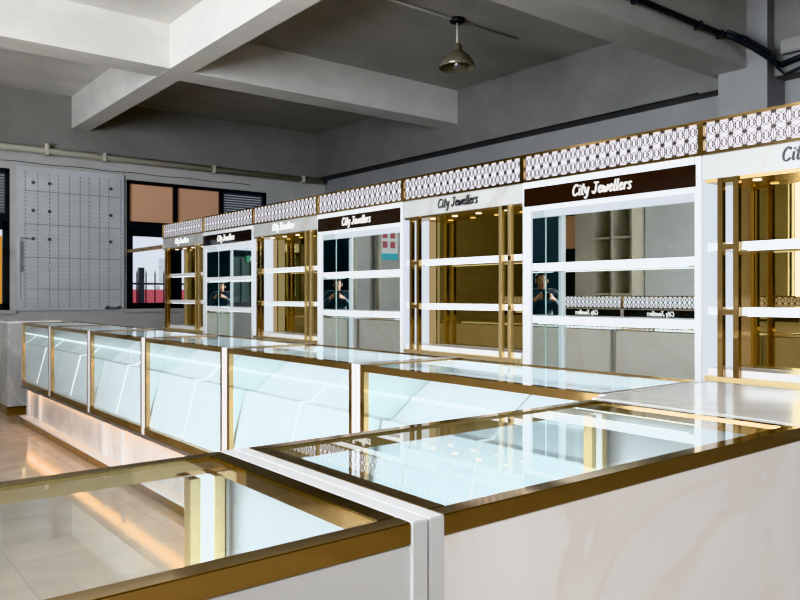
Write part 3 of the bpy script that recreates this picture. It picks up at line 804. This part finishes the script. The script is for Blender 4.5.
# person local frame: +y towards what he photographs, x to his right
PP = fwd*(-.34)
ph = thing('person', 'person in dark navy jacket holding a camera at chest height, seen in the mirrors', 'person', (PP.x, PP.y, 0), -YAW)
CY = .34
def person():
    V = []; E = []
    def v(p, r): V.append((p, r)); return len(V)-1
    def e(a, b): E.append((a, b))
    pelvis = v((0, 0, .90), (.15, .11)); waist = v((0, 0, 1.02), (.14, .10)); chest = v((0, .0, 1.20), (.16, .11)); sh_ = v((0, .0, 1.33), (.12, .08))
    neck = v((0, .02, 1.375), .05); jaw = v((0, .06, 1.415), (.054, .066)); head = v((0, .065, 1.485), (.070, .088)); crown_ = v((0, .055, 1.555), (.062, .075)); tip = v((0, .05, 1.59), (.03, .035))
    for a, b in ((pelvis, waist), (waist, chest), (chest, sh_), (sh_, neck), (neck, jaw), (jaw, head), (head, crown_), (crown_, tip)): e(a, b)
    for s in (-1, 1):
        hip = v((s*.09, 0, .86), .088); kn = v((s*.11, .02, .48), .058); an = v((s*.12, -.02, .09), .04); toe = v((s*.14, .14, .035), .033)
        e(pelvis, hip); e(hip, kn); e(kn, an); e(an, toe)
        so_ = v((s*.17, 0, 1.34), .062); el = v((s*.255, .06, 1.10), .046); wr = v((s*.11, CY-.10, 1.255), .028); pa = v((s*.078, CY-.055, 1.275), (.036, .02))
        e(sh_, so_); e(so_, el); e(el, wr); e(wr, pa)
        for k, (dz, l) in enumerate(((.030, .050), (.010, .058), (-.010, .055), (-.030, .044))):
            f1 = v((s*.074, CY-.025, 1.282+dz), .0105); f2 = v((s*(.060), CY-.025+.5*l, 1.282+dz), .0095); f3 = v((s*.040, CY-.022+.6*l, 1.280+dz), .0085)
            e(pa, f1); e(f1, f2); e(f2, f3)
        t1 = v((s*.066, CY-.085, 1.305), .0115); t2 = v((s*.040, CY-.095, 1.318), .010)
        e(pa, t1); e(t1, t2)
    b = skin_obj('body', V, E, 'skin', ph, 2)
    # jacket: torso and sleeves a little larger than the body
    V.clear(); E.clear()
    p0 = v((0, 0, .84), (.185, .14)); p1 = v((0, 0, 1.02), (.175, .135)); p2 = v((0, 0, 1.20), (.19, .14)); p3 = v((0, 0, 1.335), (.14, .10)); p4 = v((0, .015, 1.385), (.078, .078))
    for a, b_ in ((p0, p1), (p1, p2), (p2, p3), (p3, p4)): e(a, b_)
    for s in (-1, 1):
        a = v((s*.175, 0, 1.34), .082); m_ = v((s*.225, .02, 1.22), .072); b_ = v((s*.262, .06, 1.095), .064); c = v((s*.18, CY-.2, 1.17), .052); d = v((s*.122, CY-.115, 1.245), .041)
        e(p3, a); e(a, m_); e(m_, b_); e(b_, c); e(c, d)
    skin_obj('jacket', list(V), list(E), 'jacket', ph, 2)
    V.clear(); E.clear()
    p0 = v((0, 0, .90), (.165, .125))
    for s in (-1, 1):
        a = v((s*.09, 0, .84), .105); k = v((s*.11, .02, .48), .078); f = v((s*.12, -.015, .13), .068)
        e(p0, a); e(a, k); e(k, f)
    skin_obj('trousers', list(V), list(E), 'trousers', ph, 2)
    for s in (-1, 1):
        def shoe(bm, s=s):
            ellipsoid(bm, (s*.135, .06, .05), (.052, .135, .05))
            for vv in bm.verts: vv.co.z = max(0.002, vv.co.z)
        part('shoe', 'shoe%d' % s, shoe, 'camera_body', ph)
    def hair(bm):
        ellipsoid(bm, (0, .045, 1.525), (.084, .098, .088), 24, 16)
        dele = [f for f in bm.faces if (f.calc_center_median().z < 1.565 and f.calc_center_median().y > .075) or f.calc_center_median().z < 1.46]
        bmesh.ops.delete(bm, geom=dele, context='FACES')
    part('hair', 'hair', hair, 'hair', ph)
    def nose(bm): ellipsoid(bm, (0, .155, 1.47), (.014, .020, .024), 12, 8)
    part('nose', 'nose', nose, 'skin', ph)
    for s in (-1, 1):
        part('eye', 'eye%d' % s, lambda bm, s=s: ellipsoid(bm, (s*.031, .142, 1.495), (.013, .010, .008), 12, 8), 'hair', ph)
        part('ear', 'ear%d' % s, lambda bm, s=s: ellipsoid(bm, (s*.078, .055, 1.485), (.010, .022, .034), 12, 8), 'skin', ph)
    part('mouth', 'mouth', lambda bm: ellipsoid(bm, (0, .140, 1.43), (.024, .008, .006), 12, 6), 'red', ph)
person()
cp = fwd*(-.045)
ct = thing('digital_camera', 'black digital camera held in both hands of the person in the mirrors', 'camera', (cp.x, cp.y, 1.30), -YAW)
part('camera_body', 'cam_b', boxes((-.062, .062, -.06, -.012, -.045, .03), (-.025, .025, -.055, -.015, .03, .055), bev=.006), 'camera_body', ct)
part('top_plate', 'cam_t', boxes((-.058, -.028, -.055, -.018, .031, .038), (.028, .058, -.055, -.018, .031, .038)), 'silver_cam', ct)
def lens(bm):
    t2 = bmesh.new()
    add_lathe(t2, [(0, 0), (.034, 0), (.034, .02), (.038, .022), (.038, .034), (.032, .034), (.030, .026), (0, .024)], seg=24)
    bmesh.ops.rotate(t2, verts=t2.verts[:], matrix=Matrix.Rotation(-PI/2, 3, 'X')); bmesh.ops.translate(t2, verts=t2.verts[:], vec=(0, -.012, 0)); join(bm, t2)
part('lens', 'cam_l', lens, 'camera_body', ct)

# ------------------------------------------------------------------ light
w = bpy.data.worlds.new('world'); scn.world = w; w.use_nodes = True
nt = w.node_tree; nt.nodes.clear()
bg = nt.nodes.new('ShaderNodeBackground'); wo = nt.nodes.new('ShaderNodeOutputWorld')
bg.inputs['Color'].default_value = (.78, .87, 1.0, 1); bg.inputs['Strength'].default_value = 1.15
nt.links.new(bg.outputs[0], wo.inputs[0])

def area(name, loc, rot, sx, sy, power, col=(1, 1, 1)):
    l = bpy.data.lights.new(name, 'AREA'); l.shape = 'RECTANGLE'; l.size = sx; l.size_y = sy; l.energy = power; l.color = col
    o = bpy.data.objects.new(name, l); COL.objects.link(o); o.location = loc; o.rotation_euler = rot
    return o
# area lamps outside the unseen side and rear windows, added as daylight and room fill
for a, b in LW[:2]:
    area('daylight', (XL-.25, (a+b)/2, 1.8), (0, -PI/2, 0), 3.0, b-a, 680, (.90, .95, 1))
area('daylight', ((FW[0]+FW[1])/2, YF-.25, 3.42), (PI/2, 0, 0), FW[1]-FW[0], .8, 270, (.90, .95, 1))

sl = bpy.data.lights.new('sun', 'SUN'); sl.energy = 2.0; sl.angle = .02; sl.color = (1, .97, .93)
so_ = bpy.data.objects.new('sun', sl); COL.objects.link(so_); so_.location = (-6, -10, 14)
so_.rotation_euler = Vector((.45, 1, -1.0)).to_track_quat('-Z', 'Y').to_euler()

# ------------------------------------------------------------------ render look
scn.view_settings.view_transform = 'Khronos PBR Neutral'
scn.view_settings.look = 'None'
scn.view_settings.exposure = 0.0
scn.cycles.use_denoising = True
scn.cycles.max_bounces = 12; scn.cycles.glossy_bounces = 8; scn.cycles.transparent_max_bounces = 24
scn.cycles.sample_clamp_indirect = 6.0
scn.cycles.caustics_reflective = True; scn.cycles.caustics_refractive = False
